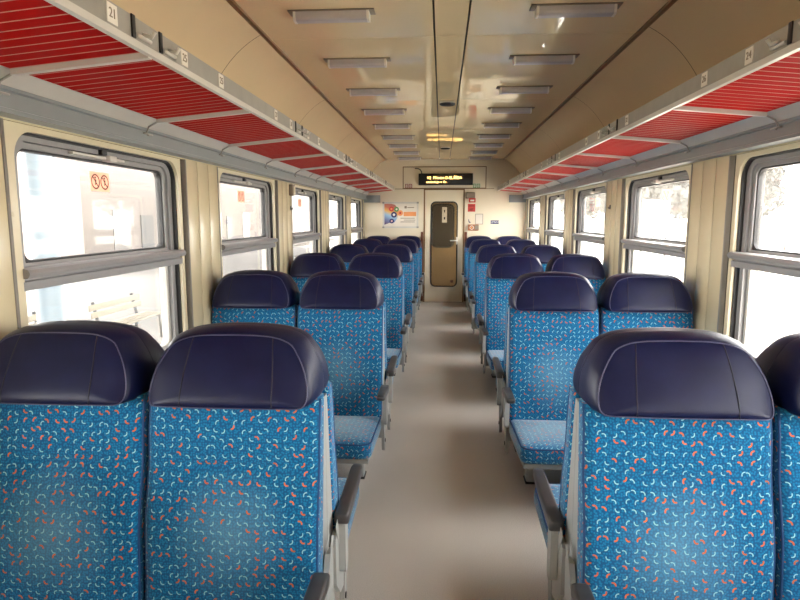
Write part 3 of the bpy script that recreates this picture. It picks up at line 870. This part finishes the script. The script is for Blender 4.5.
bench(-5.35, 12.6, 'slatted platform bench farthest along, at the right edge of the first left window')
m = MB(); m.lathe([(.17, 0), (.17, .12), (.13, .16), (.13, 5.2), (.13, 5.249)], (0, 0, 0), 24); 
c = m.build('platform_column', 'pale_blue_paint'); c.location = (-4.05, 5.85, -.70); tag(c, 'pale blue round column on the platform outside the first left window', 'column')
cp = empty('shade_canopy', (-6.6, 0, -.70)); tag(cp, 'added unseen canopy roof shading the platform outside the left windows', 'canopy')
MB().bx(-4.4, 4.0, -14, 48, 4.7, 4.9).build('roof', 'concrete', cp)  # roof added out of view to dim the left platform
MB().bx(-4.5, 4.1, -14.1, 48.1, 4.55, 4.699).build('fascia', 'bench_iron', cp)  # edge of the added unseen canopy
st = empty('station_building', (-13, 0, -.70)); tag(st, 'long pale station building across the platform beyond the left windows', 'building')
MB().bx(-3, .02, 21, 80, 0, 5.2).build('wall', 'station_plaster', st)
MB().bx(-3.3, .35, 20.7, 80.3, 5.2, 5.45).build('roof', 'concrete', st)
for k in range(10):
    y = 23+k*5.2
    MB().bx(.021, .05, y, y+1.3, .9, 2.5).build('window', 'station_glass', st)
    if k % 2 == 0: MB().bx(.021, .06, y+2.2, y+3.3, .05, 2.3).build('entrance', 'bench_iron', st)

# ------------------------------------------------------------------ outside, right: tracks, far platform, trees
for k, x in enumerate((4.0, 5.45)):
    m = MB(); m.prism([(x-.06, GZ+.001), (x+.06, GZ+.001), (x+.012, GZ+.03), (x+.012, GZ+.11), (x+.035, GZ+.125), (x+.035, GZ+.16), (x-.035, GZ+.16), (x-.035, GZ+.125), (x-.012, GZ+.11), (x-.012, GZ+.03)], 'y', -20, 80)
    tag(m.build('rail', 'steel_rail'), 'steel rail of the track outside the right windows, the %s of two' % ('nearer', 'farther')[k], 'rail', 'track rails')
struct(MB().bx(7.0, 14.0, -12, 80, GZ+.001, -.70).build('trim_far_platform', 'concrete'))
fn = empty('railing', (13.6, 0, -.70)); tag(fn, 'thin metal railing along the far platform beyond the right windows', 'railing')
for k in range(24): MB().bx(-.03, .03, 10+k*2.5-.03, 10+k*2.5+.03, 0, 1.1).build('post', 'steel_rail', fn)
for z in (.55, 1.08): MB().bx(-.025, .025, 10, 67.5, z-.025, z+.025).build('handrail', 'steel_rail', fn)
sh = empty('platform_sign', (9.0, 26.4, -.70)); tag(sh, 'white information board on two posts on the far platform, second right window', 'board')
MB().box((0, 0, 2.2), (1.1, .08, 1.5), .01).build('board', 'white_board', sh)
for x in (-.5, .5): MB().bx(x-.04, x+.04, .05, .13, 0, 3.0).build('post', 'bench_iron', sh)
def pole(x, y, lab):
    m = MB(); m.lathe([(.09, 0), (.09, .3), (.07, .35), (.05, 4.2), (.05, 4.3)], (0, 0, 0), 12); o = m.build('lamp_post', 'white_board', None); o.location = (x, y, -.70)
    tag(o, lab, 'lamp post', 'lamp posts')
pole(11.0, 27.5, 'slim white lamp post right of the white board, second right window')
pole(11.8, 27.0, 'slim white lamp post farther right of the white board, second right window')
def blob(rad, n_leaf, seed, squash=1.):
    rnd = random.Random(seed); m = MB(); cl = []
    for _ in range(14):
        a = rnd.uniform(0, 2*pi); e = rnd.uniform(-.6, 1.); q = rnd.uniform(.25, .72)*rad
        cl.append((Vector((q*cos(a)*cos(e), q*sin(a)*cos(e), q*sin(e)*squash)), rnd.uniform(.38, .55)*rad))
    for _ in range(n_leaf):
        c, r = rnd.choice(cl)
        d = Vector((rnd.gauss(0, 1), rnd.gauss(0, 1), rnd.gauss(0, 1))).normalized()
        p = c+d*r*rnd.uniform(.75, 1.05)
        u = Vector((rnd.gauss(0, 1), rnd.gauss(0, 1), rnd.gauss(0, 1))).cross(d).normalized(); w = (d+Vector((rnd.gauss(0, .5), rnd.gauss(0, .5), rnd.gauss(0, .5)))).cross(u).normalized()
        s_ = rnd.uniform(.07, .14)*rad*.6
        m.add([p-u*s_-w*s_*.6, p+u*s_-w*s_*.6, p+u*s_*.7+w*s_, p-u*s_*.7+w*s_], [(0, 1, 2, 3)])
    return m
crown = blob(3.2, 3500, 3, .9).mesh('crown', 'leafage', False)
tm = MB().lathe([(.30, 0), (.2, .6), (.16, 2.6), (.08, 5.0)], (0, 0, 0), 10).mesh('trunk', 'bark', False)
k = 0
for i in range(8):
    x, y, sc = (19.0, 26.5)[i % 2], 50+i*5.6, (.95, 1.05, 1.0)[i % 3]
    r = empty('tree', (x, y, GZ)); tag(r, 'dark leafy tree beyond the far platform, %s along counting from the near end' % ORD[i], 'tree', 'trees beyond the track')
    c = ob('crown', crown, r); c.location = (0, 0, 5.2*sc); c.scale = (sc, sc, sc); c.rotation_euler = (0, 0, i*1.3)
    tt = ob('trunk', tm, r); tt.scale = (sc, sc, sc)
hm = blob(1.6, 500, 9, .6).mesh('hedge_foliage', 'hedge_leafage', False)
for i in range(9):
    r = ob('shrub', hm, None); r.scale = (.7, .7, .7); r.location = (15.3, 46+i*5.2, GZ+.75); r.rotation_euler = (0, 0, i)
    tag(r, 'pale green shrub below the trees beyond the far platform, %s from the near end' % ORD[i], 'shrub', 'shrubs beyond the track')

# ------------------------------------------------------------------ light: an overcast white sky
w = bpy.data.worlds.new('World'); scene.world = w; w.use_nodes = True
nt = w.node_tree; nt.nodes.clear()
out = nt.nodes.new('ShaderNodeOutputWorld'); bg = nt.nodes.new('ShaderNodeBackground')
tc = nt.nodes.new('ShaderNodeTexCoord'); sp = nt.nodes.new('ShaderNodeSeparateXYZ'); cr = nt.nodes.new('ShaderNodeValToRGB')
nt.links.new(tc.outputs['Generated'], sp.inputs[0]); nt.links.new(sp.outputs[2], cr.inputs[0])
cr.color_ramp.elements[0].position = 0.; cr.color_ramp.elements[0].color = (.92, .90, .87, 1)
cr.color_ramp.elements[1].position = .7; cr.color_ramp.elements[1].color = (1.0, 1.0, 1.0, 1)
nt.links.new(cr.outputs[0], bg.inputs[0]); bg.inputs[1].default_value = 1.6
nt.links.new(bg.outputs[0], out.inputs[0])
for s in (-1, 1):                                                   # sampling portals in the window openings
    for i, (a, b) in enumerate(wins):
        l = bpy.data.lights.new('window_portal', 'AREA'); l.shape = 'RECTANGLE'; l.size = b-a; l.size_y = ZT-ZS
        l.cycles.is_portal = True
        o = bpy.data.objects.new('window_portal', l); COL.objects.link(o)
        o.location = (s*(HALF+.115), (a+b)/2, (ZS+ZT)/2)
        o.rotation_euler = Vector((-s, 0, 0)).to_track_quat('-Z', 'Z').to_euler()

# ------------------------------------------------------------------ camera and view
cd = bpy.data.cameras.new('Camera'); cd.sensor_width = 36.; cd.sensor_fit = 'HORIZONTAL'
cd.lens = FOCAL/800.*36.; cd.clip_start = .05; cd.clip_end = 300
cam = bpy.data.objects.new('Camera', cd); COL.objects.link(cam)
cam.location = (CAMX, 0, EYE); cam.rotation_euler = (radians(90-PITCH), 0, radians(YAW))
scene.camera = cam
scene.view_settings.view_transform = 'Standard'; scene.view_settings.look = 'None'
scene.view_settings.gamma = 1.; scene.view_settings.exposure = 3.8
scene.view_settings.use_curve_mapping = False
cy = scene.cycles
cy.max_bounces = 14; cy.diffuse_bounces = 7; cy.glossy_bounces = 5; cy.transparent_max_bounces = 20; cy.transmission_bounces = 6
cy.use_denoising = True
cy.caustics_reflective = False; cy.caustics_refractive = False
